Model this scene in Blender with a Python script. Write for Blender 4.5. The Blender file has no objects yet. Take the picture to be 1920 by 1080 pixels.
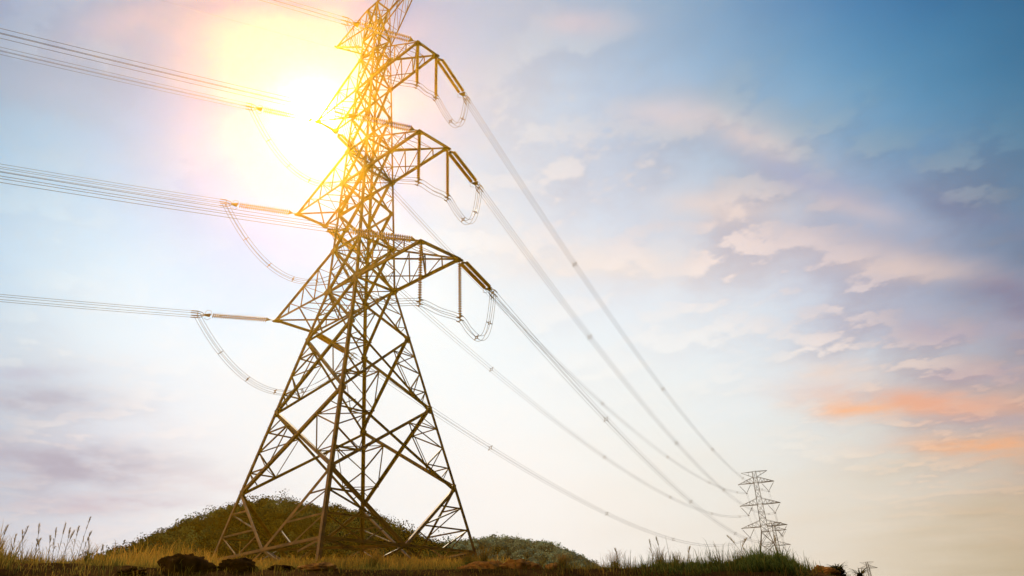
import bpy, math, random
import numpy as np
from mathutils import Vector
# ---- settings
STEEL1, STEEL2 = (.075, .030, .007), (.25, .105, .024)
HAZED_PAL = [(.20,.30,.24), (.26,.33,.23), (.17,.26,.22), (.23,.30,.21)]  # leaf colours of the farther woods, paled and greyed to carry distance haze
GLARE_BOX = (-16., 55., -50., 14., -14., 64.)
GLARE = [(.91, .00072, (1., .58, .02)), (.75, .00045, (1., .45, .01))]
SUN_E = 4.0
DIPO = 0.0
CL_BLUE, CL_DARK, CL_LIT, CL_AMT = (.92, .96, 1.0), (.78, .74, .78), (1.20, 1.02, .92), 1.0
CLOUDZ = [(-26,38,110,.4),(-20,32,110,.75),(-12,27.5,110,1.),(-5.5,20,120,1.),(-10,16,160,.8),(-30,32,60,.4),(-10,23,60,.4),(-79,37,60,.5),(-66,44,90,.5),(-38,40,60,.45),(-74,14,120,.5)]
BACK = [(-100,12,255,235,200), (-125,25,250,215,170), (-125,6,250,205,140), (-155,20,120,90,65), (150,20,34,28,26), (110,15,32,28,28), (60,20,42,48,58), (25,25,65,100,135), (0,75,90,125,165), (180,65,55,65,80), (-90,60,200,200,215), (-60,-25,30,20,12), (120,-25,25,18,12), (0,-70,22,17,12)]  # unseen sky: darkened behind the camera so steel facing it stays dark
SUNLOBES = [(6000., 9.0, (1., .97, .85)), (900., .7, (1., .93, .7))]
LEFTFILL = (20., 5.0, (1., .72, .34))  # warm sky lobe out of view, added to light the tower's left faces

SKY = [
  (-85.3,40.3,6,6,167), (-76.8,43.5,6,178,242), (-66.2,46.2,6,6,6), (-53.6,48.0,162,212,231), (-39.6,48.4,155,146,178), (-26.0,47.0,141,182,205), (-14.0,44.3,6,99,164), (-4.2,40.9,6,60,151), (3.6,37.3,6,6,6),
  (-82.8,33.7,123,129,98), (-74.6,36.3,6,234,249), (-64.6,38.5,6,6,162), (-52.9,40.0,6,6,95), (-40.3,40.2,231,258,270), (-27.8,39.0,172,195,223), (-16.5,36.8,145,203,224), (-7.0,33.9,27,196,231), (0.7,30.8,70,126,179),
  (-80.6,26.7,90,187,270), (-72.7,28.7,281,286,249), (-63.2,30.3,6,233,271), (-52.4,31.4,265,291,289), (-40.8,31.5,230,214,213), (-29.3,30.5,229,232,239), (-18.7,28.7,245,203,182), (-9.6,26.4,191,159,197), (-2.0,24.0,6,86,21),
  (-78.6,19.6,206,216,196), (-71.0,20.9,288,291,293), (-62.0,21.9,240,243,239), (-51.9,22.5,251,251,251), (-41.2,22.5,233,255,261), (-30.5,21.7,237,246,253), (-20.6,20.4,237,261,270), (-11.9,18.7,204,223,238), (-4.4,17.0,58,95,173),
  (-76.8,12.5,6,95,166), (-69.5,13.2,230,222,235), (-61.0,13.7,251,250,248), (-51.5,13.9,251,248,242), (-41.6,13.7,268,256,249), (-31.6,13.1,251,245,230), (-22.3,12.3,233,230,222), (-13.9,11.2,249,246,231), (-6.7,10.1,262,203,126),
  (-75.4,6.6,240,234,225), (-68.3,6.8,246,235,225), (-60.2,6.8,251,245,235), (-51.2,6.7,250,242,235), (-41.8,6.5,248,240,230), (-32.5,6.0,245,232,220), (-23.6,5.4,236,220,202), (-15.5,4.8,232,200,160), (-8.5,4.2,73,107,94),
  (-70.8,41.2,6,6,6),
  (-69.0,33.7,6,189,287),
  (-46.7,44.3,172,213,232),
  (-64.3,34.1,145,19,223),
  (-60.1,47.3,6,6,209),
  (-77.2,39.4,261,254,262),
]
STREAKS = [
  (-8.12,11.14, 4.14,0.72, -0.179, (245,178,132), 1.00),
  (-11.62,14.60, 6.26,0.90, -0.222, (235,175,148), 1.00),
  (-15.76,14.83, 2.71,0.58, -0.168, (252,190,148), 1.00),
  (-7.09,12.50, 3.31,0.52, -0.199, (185,165,170), 0.70),
  (-4.07,19.90, 2.41,1.48, -0.432, (135,125,150), 0.90),
  (-9.30,19.09, 5.32,1.04, -0.315, (185,170,185), 0.60),
  (-7.64,15.78, 3.46,0.67, -0.231, (190,165,175), 0.60),
  (-16.57,17.55, 2.81,1.11, -0.183, (245,215,195), 0.60),
  (-19.08,36.02, 3.97,1.49, -0.547, (240,215,205), 0.70),
  (-25.30,38.65, 3.82,0.95, -0.189, (230,212,212), 0.60),
  (-12.01,28.65, 3.54,0.94, -0.652, (232,205,198), 0.40),
  (-4.62,25.98, 3.53,1.00, -0.860, (125,135,165), 0.70),
  (-22.16,31.02, 5.08,0.98, -0.211, (240,218,208), 0.60),
  (-31.83,46.32, 4.39,0.80, -0.129, (225,200,205), 0.60),
  (-15.24,31.89, 4.24,1.11, -0.610, (165,170,200), 0.60),
  (-76.79,42.06, 3.77,1.61, 0.584, (222,196,202), 0.35),
  (-66.46,42.91, 5.84,2.10, 0.175, (243,215,190), 0.60),
  (-81.53,36.12, 4.38,1.59, 0.133, (165,180,205), 0.50),
  (-73.20,12.55, 6.96,1.34, -0.014, (182,176,190), 1.00),
  (-75.95,16.37, 4.13,0.81, 0.073, (180,180,196), 1.00),
  (-77.25,17.91, 2.75,0.53, 0.157, (190,190,208), 0.80),
  (-70.18,10.20, 4.97,0.47, 0.044, (205,188,196), 0.80),
  (-63.68,11.92, 4.45,0.65, -0.067, (235,220,220), 0.50),
  (-31.97,27.90, 8.89,1.64, -0.137, (250,232,218), 0.50),
  (-9.67,23.72, 4.92,0.99, -0.410, (235,208,195), 0.60),
]

rnd = random.Random(7)
rng = np.random.default_rng(11)
sc = bpy.context.scene
COL = sc.collection
U = 0.7                       # one lattice unit in metres
CAM = np.array([69.326, -50.272, -8.860])
R = math.radians
def S(p): return (p[0]*U, p[1]*U, p[2]*U)
def lin(c):
    c = c/255.0
    return c/12.92 if c <= 0.04045 else ((c+0.055)/1.055)**2.4
def L3(c): return (lin(c[0]), lin(c[1]), lin(c[2]))
def dirv(az, el):
    a, e = R(az), R(el)
    return np.array([math.sin(a)*math.cos(e), math.cos(a)*math.cos(e), math.sin(e)])

# ------------------------------------------------------------------ materials
def mat(name):
    m = bpy.data.materials.new(name); m.use_nodes = True
    nt = m.node_tree
    return m, nt, nt.nodes["Principled BSDF"]
def noise_mat(name, c1, c2, scale=3.0, rough=0.6, metal=0.0, bump=0.0, detail=4.0, coord='Object', c3=None):
    m, nt, b = mat(name)
    tc = nt.nodes.new("ShaderNodeTexCoord"); n = nt.nodes.new("ShaderNodeTexNoise")
    n.inputs["Scale"].default_value = scale; n.inputs["Detail"].default_value = detail
    r = nt.nodes.new("ShaderNodeValToRGB")
    r.color_ramp.elements[0].position = .35; r.color_ramp.elements[1].position = .68
    r.color_ramp.elements[0].color = (*c1, 1); r.color_ramp.elements[1].color = (*c2, 1)
    if c3:
        e = r.color_ramp.elements.new(.85); e.color = (*c3, 1)
    nt.links.new(tc.outputs[coord], n.inputs["Vector"]); nt.links.new(n.outputs["Fac"], r.inputs["Fac"])
    nt.links.new(r.outputs["Color"], b.inputs["Base Color"])
    if rough > .85: b.inputs["Specular IOR Level"].default_value = 0.0
    b.inputs["Roughness"].default_value = rough; b.inputs["Metallic"].default_value = metal
    if bump:
        bp = nt.nodes.new("ShaderNodeBump"); bp.inputs["Strength"].default_value = bump
        nt.links.new(n.outputs["Fac"], bp.inputs["Height"]); nt.links.new(bp.outputs["Normal"], b.inputs["Normal"])
    return m
M = {}
M['steel'] = noise_mat('weathered_steel', STEEL1, STEEL2, 1.3, .55, .0, .0)
M['steel'].node_tree.nodes['Principled BSDF'].inputs['Specular IOR Level'].default_value = .25
_nt = M['steel'].node_tree; _b = _nt.nodes['Principled BSDF']; _src = _b.inputs['Base Color'].links[0].from_socket
_g = _nt.nodes.new('ShaderNodeNewGeometry'); _mr = _nt.nodes.new('ShaderNodeMapRange'); _mr.inputs[3].default_value = .45; _mr.inputs[4].default_value = 1.35
_vm = _nt.nodes.new('ShaderNodeVectorMath'); _vm.operation = 'SCALE'
_nt.links.new(_g.outputs['Random Per Island'], _mr.inputs[0]); _nt.links.new(_src, _vm.inputs[0]); _nt.links.new(_mr.outputs[0], _vm.inputs['Scale']); _nt.links.new(_vm.outputs[0], _b.inputs['Base Color'])
M['plate'] = noise_mat('gusset_steel', (.12,.075,.035), (.2,.13,.06), 2.0, .5, .5)
M['porcelain'] = noise_mat('brown_porcelain', (.50,.24,.03), (.75,.40,.06), 6.0, .35, 0)
M['hardware'] = noise_mat('line_hardware', (.20,.13,.06), (.32,.22,.10), 8.0, .45, .6)
M['wire'] = noise_mat('aluminium_wire', (.035,.028,.02), (.06,.05,.038), 4.0, .6, 0)
M['farsteel'] = noise_mat('far_steel', (.14,.11,.085), (.22,.18,.14), 0.6, .6, .3)
M['concrete'] = noise_mat('footing_concrete', (.25,.22,.18), (.36,.32,.26), 5.0, .9)
M['soil'] = noise_mat('soil', (.022,.012,.006), (.075,.036,.013), 1.1, .95, 0, .6, 8.0, c3=(.22,.10,.03))
M['clod'] = noise_mat('dark_clod', (.014,.008,.004), (.085,.042,.018), 4.0, .95, 0, .8, 8.0)
M['rock'] = noise_mat('orange_rock', (.20,.085,.022), (.55,.27,.085), 4.5, .9, 0, .8, 8.0)
M['hillsoil'] = noise_mat('hill_floor', (.010,.012,.006), (.03,.03,.012), .05, .95)
M['bark'] = noise_mat('bark', (.03,.02,.012), (.06,.045,.03), 3.0, .9)
def leaf_mat(name, base_attr=True, trans=.45, mul=(1,1,1), var=0.0, nscale=.1):
    m = bpy.data.materials.new(name); m.use_nodes = True; nt = m.node_tree
    nt.nodes.clear()
    out = nt.nodes.new("ShaderNodeOutputMaterial")
    at = nt.nodes.new("ShaderNodeAttribute"); at.attribute_name = "col"
    d = nt.nodes.new("ShaderNodeBsdfDiffuse"); t = nt.nodes.new("ShaderNodeBsdfTranslucent")
    mx = nt.nodes.new("ShaderNodeMixShader"); mx.inputs[0].default_value = trans
    cm = nt.nodes.new("ShaderNodeVectorMath"); cm.operation = 'MULTIPLY'; cm.inputs[1].default_value = mul
    nt.links.new(at.outputs["Color"], cm.inputs[0])
    src = cm.outputs[0]
    if var:
        tc = nt.nodes.new("ShaderNodeTexCoord"); n = nt.nodes.new("ShaderNodeTexNoise"); n.inputs["Scale"].default_value = nscale
        mr = nt.nodes.new("ShaderNodeMapRange"); mr.inputs[1].default_value = .35; mr.inputs[2].default_value = .65
        mr.inputs[3].default_value = 1-var; mr.inputs[4].default_value = 1+var
        sc2 = nt.nodes.new("ShaderNodeVectorMath"); sc2.operation = 'SCALE'
        nt.links.new(tc.outputs["Object"], n.inputs["Vector"]); nt.links.new(n.outputs["Fac"], mr.inputs[0])
        nt.links.new(src, sc2.inputs[0]); nt.links.new(mr.outputs[0], sc2.inputs["Scale"]); src = sc2.outputs[0]
    nt.links.new(src, d.inputs["Color"]); nt.links.new(src, t.inputs["Color"])
    nt.links.new(d.outputs[0], mx.inputs[1]); nt.links.new(t.outputs[0], mx.inputs[2]); nt.links.new(mx.outputs[0], out.inputs["Surface"])
    return m
M['grass'] = leaf_mat('grass_blades', trans=.5, var=.3, nscale=.6)
M['forest'] = leaf_mat('forest_leaves', trans=.25, var=.35, nscale=.03)
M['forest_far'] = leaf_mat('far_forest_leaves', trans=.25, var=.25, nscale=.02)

# ------------------------------------------------------------------ objects
def put(name, mesh, parent=None):
    o = bpy.data.objects.new(name, mesh); COL.objects.link(o)
    if parent is not None: o.parent = parent
    return o
def tag(o, label=None, cat=None, group=None, kind=None):
    if label: o['label'] = label
    if cat: o['category'] = cat
    if group: o['group'] = group
    if kind: o['kind'] = kind
    return o
def thing(name, loc, label, cat, group=None):
    o = bpy.data.objects.new(name, None); o.empty_display_size = .3
    COL.objects.link(o); o.location = loc
    return tag(o, label, cat, group)
def frame(d, ref):
    d = d/np.linalg.norm(d); ref = np.asarray(ref, float)
    u = ref - d*(ref@d)
    if np.linalg.norm(u) < 1e-6:
        ref = np.array([1., 0, 0]) if abs(d[0]) < .9 else np.array([0, 1., 0]); u = ref - d*(ref@d)
    u /= np.linalg.norm(u); return d, u, np.cross(d, u)
class MB:
    """collects shapes given in metres relative to an origin, builds ONE mesh"""
    def __init__(s, org=(0, 0, 0)): s.v = []; s.f = []; s.org = np.array(org, float)
    def add(s, vs, fs):
        k = len(s.v); s.v += [tuple(np.asarray(p, float)-s.org) for p in vs]; s.f += [tuple(i+k for i in f) for f in fs]
    def ang(s, a, b, w, t, ref=(0, 0, 1), flip=1, off=0.0):
        """an L section from a to b: flanges along ref and along the other side"""
        a = np.array(a, float); b = np.array(b, float)
        d, u, v = frame(b-a, ref); v = v*flip
        P = [(0, 0), (w, 0), (w, t), (t, t), (t, w), (0, w)]
        c = -w*.3
        vs = [e+u*(p[0]+c)+v*(p[1]+c+off) for e in (a, b) for p in P]
        fs = [(i, (i+1) % 6, 6+(i+1) % 6, 6+i) for i in range(6)] + [(5, 4, 3, 2, 1, 0), (6, 7, 8, 9, 10, 11)]
        s.add(vs, fs)
    def box(s, a, b, w, h, ref=(0, 0, 1)):
        a = np.array(a, float); b = np.array(b, float); d, u, v = frame(b-a, ref)
        vs = [e+u*x*h/2+v*y*w/2 for e in (a, b) for x, y in ((-1, -1), (1, -1), (1, 1), (-1, 1))]
        s.add(vs, [(0, 1, 5, 4), (1, 2, 6, 5), (2, 3, 7, 6), (3, 0, 4, 7), (3, 2, 1, 0), (4, 5, 6, 7)])
    def tube(s, pts, r, n=6, cap=True):
        pts = [np.array(p, float) for p in pts]; m = len(pts); vs = []
        rr = r if isinstance(r, (list, tuple)) else [r]*m
        ref = np.array([0, 0, 1.])
        for i, p in enumerate(pts):
            d = pts[min(i+1, m-1)]-pts[max(i-1, 0)]
            d, u, v = frame(d, ref); ref = u
            vs += [p+(u*math.cos(2*math.pi*k/n)+v*math.sin(2*math.pi*k/n))*rr[i] for k in range(n)]
        fs = [(i*n+k, i*n+(k+1) % n, (i+1)*n+(k+1) % n, (i+1)*n+k) for i in range(m-1) for k in range(n)]
        if cap: fs += [tuple(range(n-1, -1, -1)), tuple((m-1)*n+k for k in range(n))]
        s.add(vs, fs)
    def prism(s, poly, nrm, t):
        nrm = np.array(nrm, float); nrm /= np.linalg.norm(nrm); n = len(poly)
        poly = [np.array(p, float) for p in poly]
        vs = [p-nrm*t/2 for p in poly]+[p+nrm*t/2 for p in poly]
        s.add(vs, [tuple(range(n-1, -1, -1)), tuple(range(n, 2*n))]+[(i, (i+1) % n, n+(i+1) % n, n+i) for i in range(n)])
    def build(s, name, m, parent=None, smooth=False):
        me = bpy.data.meshes.new(name); me.from_pydata(s.v, [], s.f); me.materials.append(m)
        if smooth: me.polygons.foreach_set('use_smooth', [True]*len(me.polygons))
        me.update()
        o = put(name, me, parent)
        if parent is None: o.location = s.org
        return o
def np_mesh(name, V, F, colr=None, m=None, parent=None, smooth=False):
    """V (n,3), F (k,3 or 4) arrays"""
    me = bpy.data.meshes.new(name)
    me.vertices.add(len(V)); me.vertices.foreach_set('co', np.asarray(V, np.float32).ravel())
    k = F.shape[1]
    me.loops.add(F.size); me.loops.foreach_set('vertex_index', F.astype(np.int32).ravel())
    me.polygons.add(len(F)); me.polygons.foreach_set('loop_start', np.arange(0, F.size, k, dtype=np.int32))
    try: me.polygons.foreach_set('loop_total', np.full(len(F), k, np.int32))
    except Exception: pass
    if colr is not None:
        a = me.color_attributes.new('col', 'FLOAT_COLOR', 'POINT')
        a.data.foreach_set('color', np.concatenate([colr, np.ones((len(colr), 1))], 1).astype(np.float32).ravel())
    if smooth: me.polygons.foreach_set('use_smooth', [True]*len(F))
    me.update(calc_edges=True); me.validate()
    if m: me.materials.append(m)
    return put(name, me, parent)

# ------------------------------------------------------------------ ground
CREST = [(-180,3.0),(-130,5.0),(-95,6.15),(-75.3,6.20),(-70.9,6.17),(-66.2,6.12),(-60,6.05),(-55.7,6.02),(-50,5.95),(-44.2,5.78),(-40,5.62),(-36.4,5.48),(-33,5.30),
         (-30.6,5.22),(-28.5,5.12),(-26.9,5.1),(-25,5.1),(-23.6,4.98),(-22.3,4.80),(-21.2,4.55),(-19.9,4.22),(-18.6,3.92),(-16.8,3.55),(-8.9,2.62),(20,1.8),(90,1.0),(180,3.0)]
CA = np.array([c[0] for c in CREST]); CE = np.array([c[1] for c in CREST])
def nz(x, y, s):
    return (np.sin(x*s*1.3+1.7)*np.cos(y*s*1.1-.6)+.6*np.sin(x*s*2.7-y*s*2.1+2.)+.35*np.sin(x*s*5.3+y*s*4.7+.3)+.2*np.cos(x*s*11.1-y*s*9.3))/2.15
RC = 15.0
CX, CY, CZ = CAM*U
def ground_z(x, y):
    """height of the land: a bank in front of the viewer, then a long gentle upward slope"""
    x = np.asarray(x, float); y = np.asarray(y, float)
    dx = x-CX; dy = y-CY; r = np.hypot(dx, dy)+1e-6
    az = np.degrees(np.arctan2(dx, dy)); el = np.interp(az, CA, CE)
    base = CZ-1.65
    crest = CZ+RC*np.tan(np.radians(el))
    t = np.clip((r-4)/(RC-4), 0, 1); s = t*t*(3-2*t)
    near = base+(crest-base)*s
    # beyond the crest: the slope the tower stands on
    tw = np.exp(-((az+53)/17)**2)
    lift = np.interp(r, [RC, 22, 48, 62, 80, 120, 6000], [0, -.02, .42, .50, .0, -.3, -.6])*tw + np.interp(r, [RC, 30, 80, 6000], [0, -.35, -.4, -.9])*(1-tw)
    far = CZ+np.minimum(r, 1600)*np.tan(np.radians(el+lift))
    z = np.where(r < RC, near, far)
    amp = np.clip((r-5)/8, 0, 1)*np.interp(r, [0, 15, 40, 200], [.03, .045, .06, .3])
    z = z + amp*nz(x, y, 1.1) + np.clip((r-5)/8, 0, 1)*.02*nz(x+9, y-4, 4.3)
    return z
def build_ground():
    A = np.concatenate([np.arange(-180, -92, 4), np.arange(-92, 2, .35), np.arange(2, 180, 4)])
    Rr = np.concatenate([[0.01], np.arange(1, 9, .6), np.arange(9, 20, .14), np.arange(20, 70, .7), np.geomspace(71, 6000, 60)])
    AA, RR = np.meshgrid(np.radians(A), Rr)
    X = CX+RR*np.sin(AA); Y = CY+RR*np.cos(AA); Z = ground_z(X, Y)
    V = np.stack([X, Y, Z], -1).reshape(-1, 3); na = len(A); nr = len(Rr)
    i, j = np.meshgrid(np.arange(nr-1), np.arange(na), indexing='ij'); j2 = (j+1) % na
    F = np.stack([i*na+j, (i+1)*na+j, (i+1)*na+j2, i*na+j2], -1).reshape(-1, 4)
    o = np_mesh('ground', V, F[:, ::-1], None, M['soil'], smooth=True); tag(o, kind='structure')
build_ground()

def polar(az, r, z=None):
    a = math.radians(az); x = CX+r*math.sin(a); y = CY+r*math.cos(a)
    return (x, y, float(ground_z(x, y)) if z is None else z)

# ------------------------------------------------------------------ the big tower
H = {0: 1.6, 1: 8.618, 2: 17.85, 3: 26.98, 4: 33.77, 5: 39.90, 6: 45.44, 7: 50.69, 8: 56.12, 9: 61.8, 10: 67.47, 11: 73.51, 12: 77.2, 13: 84.0}
ARM = {4: 14.92, 7: 13.46, 10: 11.85}; TW = {4: 3.055, 7: 2.42, 10: 1.71}
UP = {4: 5, 7: 8, 10: 11}
def hw(h):
    return 3.0+(H[4]-h)*.2166 if h < H[4] else 3.0+(1.822-3.0)*(h-H[4])/(H[10]-H[4])
CN = [(-1, -1), (1, -1), (1, 1), (-1, 1)]          # L N R F round the square
def corner(i, h): w = hw(h); return np.array([CN[i % 4][0]*w, CN[i % 4][1]*w, h])*U
NB = [(0, -1), (1, 0), (0, 1), (-1, 0)]            # outward normal of face i (corner i to i+1)
def lerp(a, b, t): return a+(b-a)*t
FOOT = {}
for i in range(4):
    h = 1.6
    for _ in range(6):
        p = corner(i, h); h = float(ground_z(p[0], p[1]))/U
    FOOT[i] = h
tower = thing('transmission_tower', (0, 0, 0), 'huge golden lattice steel transmission tower in the foreground left of centre', 'tower')
def tw_build():
    # legs
    for i in range(4):
        m = MB(); sx, sy = CN[i]
        pts = [corner(i, FOOT[i]-.25), corner(i, H[4]), corner(i, H[13])]
        sizes = [(pts[0], corner(i, H[1]), .27), (corner(i, H[1]), corner(i, H[3]), .25), (corner(i, H[3]), pts[1], .23), (pts[1], corner(i, H[7]), .21), (corner(i, H[7]), corner(i, H[10]), .18), (corner(i, H[10]), pts[2], .14)]
        for a, b, w in sizes:
            d, u, v = frame(b-a, (-sx, 0, 0)); vv = np.array([0, -sy, 0.]); vv -= d*(vv@d)
            fl = 1 if v@vv > 0 else -1
            m.ang(a, b, w, .028, (-sx, 0, 0), fl)
        # step bolts and splice plates on the leg
        for k in range(60):
            q = lerp(pts[0], pts[1], k/60.); m.box(q, q+np.array([sx*.16*(k % 2), sy*.16*((k+1) % 2), 0.001]), .02, .02)
        m.build('leg', M['steel'], tower)
        f = MB(); g = corner(i, FOOT[i]); r = .55
        f.prism([g+np.array([a*r, b*r, .02]) for a, b in ((-1, -1), (1, -1), (1, 1), (-1, 1))], (0, 0, 1), .34)
        f.build('footing', M['concrete'], tower)
    # face bracing, one mesh for each face
    for i in range(4):
        n = np.array([*NB[i], 0.]); m = MB(); j = (i+1) % 4
        def br(a, b, w, off=0., fl=1):
            w = w*1.12 if w > .1 else w*1.45
            m.ang(a-n*off, b-n*off, w, max(.012, w*.09), -n, fl)
        # hip panel below level 1
        A0, B0 = corner(i, H[0]), corner(j, H[0]); mid = (A0+B0)/2; A1, B1 = corner(i, H[1]), corner(j, H[1])
        br(A0, B0, .17); br(A1, mid, .21, .03); br(B1, mid, .21, .05)
        for (P0, P1) in ((A0, A1), (B0, B1)):
            for t0, t1, t2 in ((.34, .34, 0), (.68, .68, .34)):
                a = lerp(P0, P1, t0); b = lerp(mid, P1, t1); br(a, b, .085, .04); 
                br(lerp(P0, P1, t0), lerp(mid, P1, t2) if t2 else lerp(P0, mid, .5), .07, .07)
            low = lerp(P0, mid, .55); 
            br(lerp(P0, mid, .5), lerp(mid, P1, .25), .07, .09)
        for k, P0 in enumerate((A0, B0)):
            g = corner((i, j)[k], FOOT[(i, j)[k]]); q = lerp(P0, mid, .38); br(P0, q+np.array([0, 0, -.75*U]), .10, .06)
            gq = lerp(P0, mid, .72); br(mid, gq+np.array([0, 0, -(H[0]-.2)*U*.9]), .13, .08)
        # big X panels
        for l, w in ((1, .215), (2, .195), (3, .175)):
            a0, b0, a1, b1 = corner(i, H[l]), corner(j, H[l]), corner(i, H[l+1]), corner(j, H[l+1])
            br(a0, b1, w, .03); br(b0, a1, w, .07+w)
            wa = np.linalg.norm(b0-a0); wb = np.linalg.norm(b1-a1); tx = wa/(wa+wb)
            for (p0, p1, q0, q1) in ((a0, a1, b0, b1), (b0, b1, a0, a1)):
                # lower diagonal leaves p0 towards q1, upper diagonal leaves p1 towards q0
                dl = lambda t: lerp(p0, q1, t); du = lambda t: lerp(p1, q0, t); sd = lambda t: lerp(p0, p1, t)
                if l < 3:
                    br(sd(.25), dl(.25*1.0), .07, .05); br(sd(.5), dl(.25), .07, .09)
                    br(sd(.5), du(.25), .07, .05); br(sd(.75), du(.25), .07, .09)
                    br(sd(.25), dl(.12), .05, .03); br(sd(.75), du(.12), .05, .03)
                    br(dl(.25), du(.25), .05, .12)
                else:
                    br(sd(.5), dl(.25), .06, .05); br(sd(.5), du(.25), .06, .09); br(sd(.25), dl(.2), .05, .02); br(sd(.78), du(.2), .05, .02)
        # upper body
        lv = [4, 5, 6, 7, 8, 9, 10, 11, 12, 13]
        for q, l in enumerate(lv[:-1]):
            l2 = lv[q+1]; w = .19 if l < 7 else (.17 if l < 10 else .14)
            a0, b0, a1, b1 = corner(i, H[l]), corner(j, H[l]), corner(i, H[l2]), corner(j, H[l2])
            br(a0, b1, w, .02); br(b0, a1, w, .05+w)
            if l in (4, 5, 7, 8, 10, 11, 12): br(a0, b0, w*.8, .04)
            for s0, s1, o0, o1 in ((a0, a1, b0, b1), (b0, b1, a0, a1)):
                br(lerp(s0, s1, .5), lerp(s0, o1, .25), .05, .03); br(lerp(s0, s1, .5), lerp(s1, o0, .25), .05, .06)
        br(corner(i, H[13]), corner(j, H[13]), .10, .03)
        m.build('face_bracing', M['steel'], tower)
    # plan bracing inside the body
    m = MB()
    w0 = [(corner(i, H[0])+corner(i+1, H[0]))/2 for i in range(4)]
    for i in range(4): m.ang(w0[i], w0[(i+1) % 4], .19, .016, (0, 0, 1))
    m.build('plan_bracing', M['steel'], tower)
    for l in (1, 2, 3):
        for i in range(4):
            m = MB(); c = corner(i, H[l]); 
            p = lerp(c, corner(i+1, H[l+1]), .25); q = lerp(c, corner(i-1, H[l+1]), .25); m.ang(p, q, .07, .01, (0, 0, 1))
            c1 = corner(i, H[l+1]); p = lerp(c1, corner(i+1, H[l]), .25); q = lerp(c1, corner(i-1, H[l]), .25); m2 = MB(); m2.ang(p, q, .07, .01, (0, 0, 1)); m.build('hip_bracing', M['steel'], tower); m2.build('hip_bracing', M['steel'], tower)
    for l in (4, 5, 7, 8, 10, 11, 13):
        m = MB(); m.ang(corner(0, H[l]), corner(2, H[l]), .10, .012, (0, 0, 1)); m.ang(corner(1, H[l])+np.array([0, 0, -.05]), corner(3, H[l])+np.array([0, 0, -.05]), .10, .012, (0, 0, 1))
        if l < 10:
            for i in range(4): m.ang((corner(i, H[l])+corner(i+1, H[l]))/2, (corner(i+1, H[l])+corner(i+2, H[l]))/2, .06, .01, (0, 0, 1))
        m.build('plan_bracing', M['steel'], tower)
    # gussets where the arms meet the body
    for l in (4, 5, 7, 8, 10, 11):
        for i in range(4):
            c = corner(i, H[l]); s = .36 if l in (4, 7) else .26
            fn = np.array([0, CN[i][1], 0.])
            P = [c+fn*.03+np.array([x*s, 0, z*s]) for x, z in ((-1.5, -.25), (-.7, -.95), (.7, -.95), (1.5, -.25), (1.5, .45), (.6, .9), (-.6, .9), (-1.5, .45))]
            m = MB(); m.prism(P, fn, .03); m.build('gusset_plate', M['plate'], tower)
    for l in (1, 2, 3):
        for i in range(4):
            m = MB(); c = corner(i, H[l]); s = .26
            for fn, ax in ((np.array([0, CN[i][1], 0.]), np.array([-CN[i][0], 0, 0.])), (np.array([CN[i][0], 0, 0.]), np.array([0, -CN[i][1], 0.]))):
                P = [c+fn*.025+ax*x*s+np.array([0, 0, z*s]) for x, z in ((-.3, -1.1), (.6, -1.1), (1.5, -.5), (1.5, .5), (.6, 1.1), (-.3, 1.1))]
                m.prism(P, fn, .025)
            m.build('gusset_plate', M['plate'], tower)
    # crossarms
    for l in (4, 7, 10):
        for s in (-1, 1):
            m = MB(); hb = H[l]; hu = H[UP[l]]
            wb, wu = hw(hb), hw(hu)
            T = {k: np.array([s*ARM[l], k*TW[l], hb])*U for k in (-1, 1)}
            Bq = {k: np.array([s*wb, k*wb, hb])*U for k in (-1, 1)}
            Uq = {k: np.array([s*wu, k*wu, hu])*U for k in (-1, 1)}
            cw = {4: .22, 7: .20, 10: .19}[l]
            for k in (-1, 1):
                m.ang(Bq[k], T[k], cw, .018, (0, -k, 0), 1); m.ang(Uq[k], T[k], cw*.8, .016, (0, -k, 0), -1)
                # side face posts and diagonals
                ts = [.25, .5, .75]
                prev = Bq[k]
                for q, t in enumerate(ts):
                    b = lerp(Bq[k], T[k], t); u_ = lerp(Uq[k], T[k], t); m.ang(b, u_, .08, .01, (0, -k, 0))
                    m.ang(prev, u_, .06, .01, (0, -k, 0), 1, .03); prev = b
            # bottom plan: pattern seen from below
            mid = {k: lerp(Bq[k], T[k], .5) for k in (-1, 1)}
            m.ang(Bq[-1], mid[1], .11, .012, (0, 0, 1)); m.ang(mid[1], T[-1], .12, .012, (0, 0, 1))
            m.ang(T[1], lerp(Bq[-1], T[-1], .52), .11, .012, (0, 0, 1), 1, .04)
            m.ang(Bq[1], lerp(Bq[-1], T[-1], .35), .06, .01, (0, 0, 1), 1, .08)
            m.ang(lerp(Bq[1], T[1], .25), lerp(Bq[-1], T[-1], .5), .05, .01, (0, 0, 1), 1, .1)
            # top plan
            for t in (.25, .5, .75): m.ang(lerp(Uq[-1], T[-1], t), lerp(Uq[1], T[1], t), .05, .01, (0, 0, 1))
            m.ang(Uq[-1], lerp(Uq[1], T[1], .25), .05, .01, (0, 0, 1)); m.ang(lerp(Uq[1], T[1], .25), lerp(Uq[-1], T[-1], .5), .05, .01, (0, 0, 1)); m.ang(lerp(Uq[-1], T[-1], .5), lerp(Uq[1], T[1], .75), .05, .01, (0, 0, 1))
            arm = m.build('crossarm', M['steel'], tower)
            e = MB(); e.box(T[-1]+np.array([0, -.1, 0]), T[1]+np.array([0, .1, 0]), .17, .22)
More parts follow.
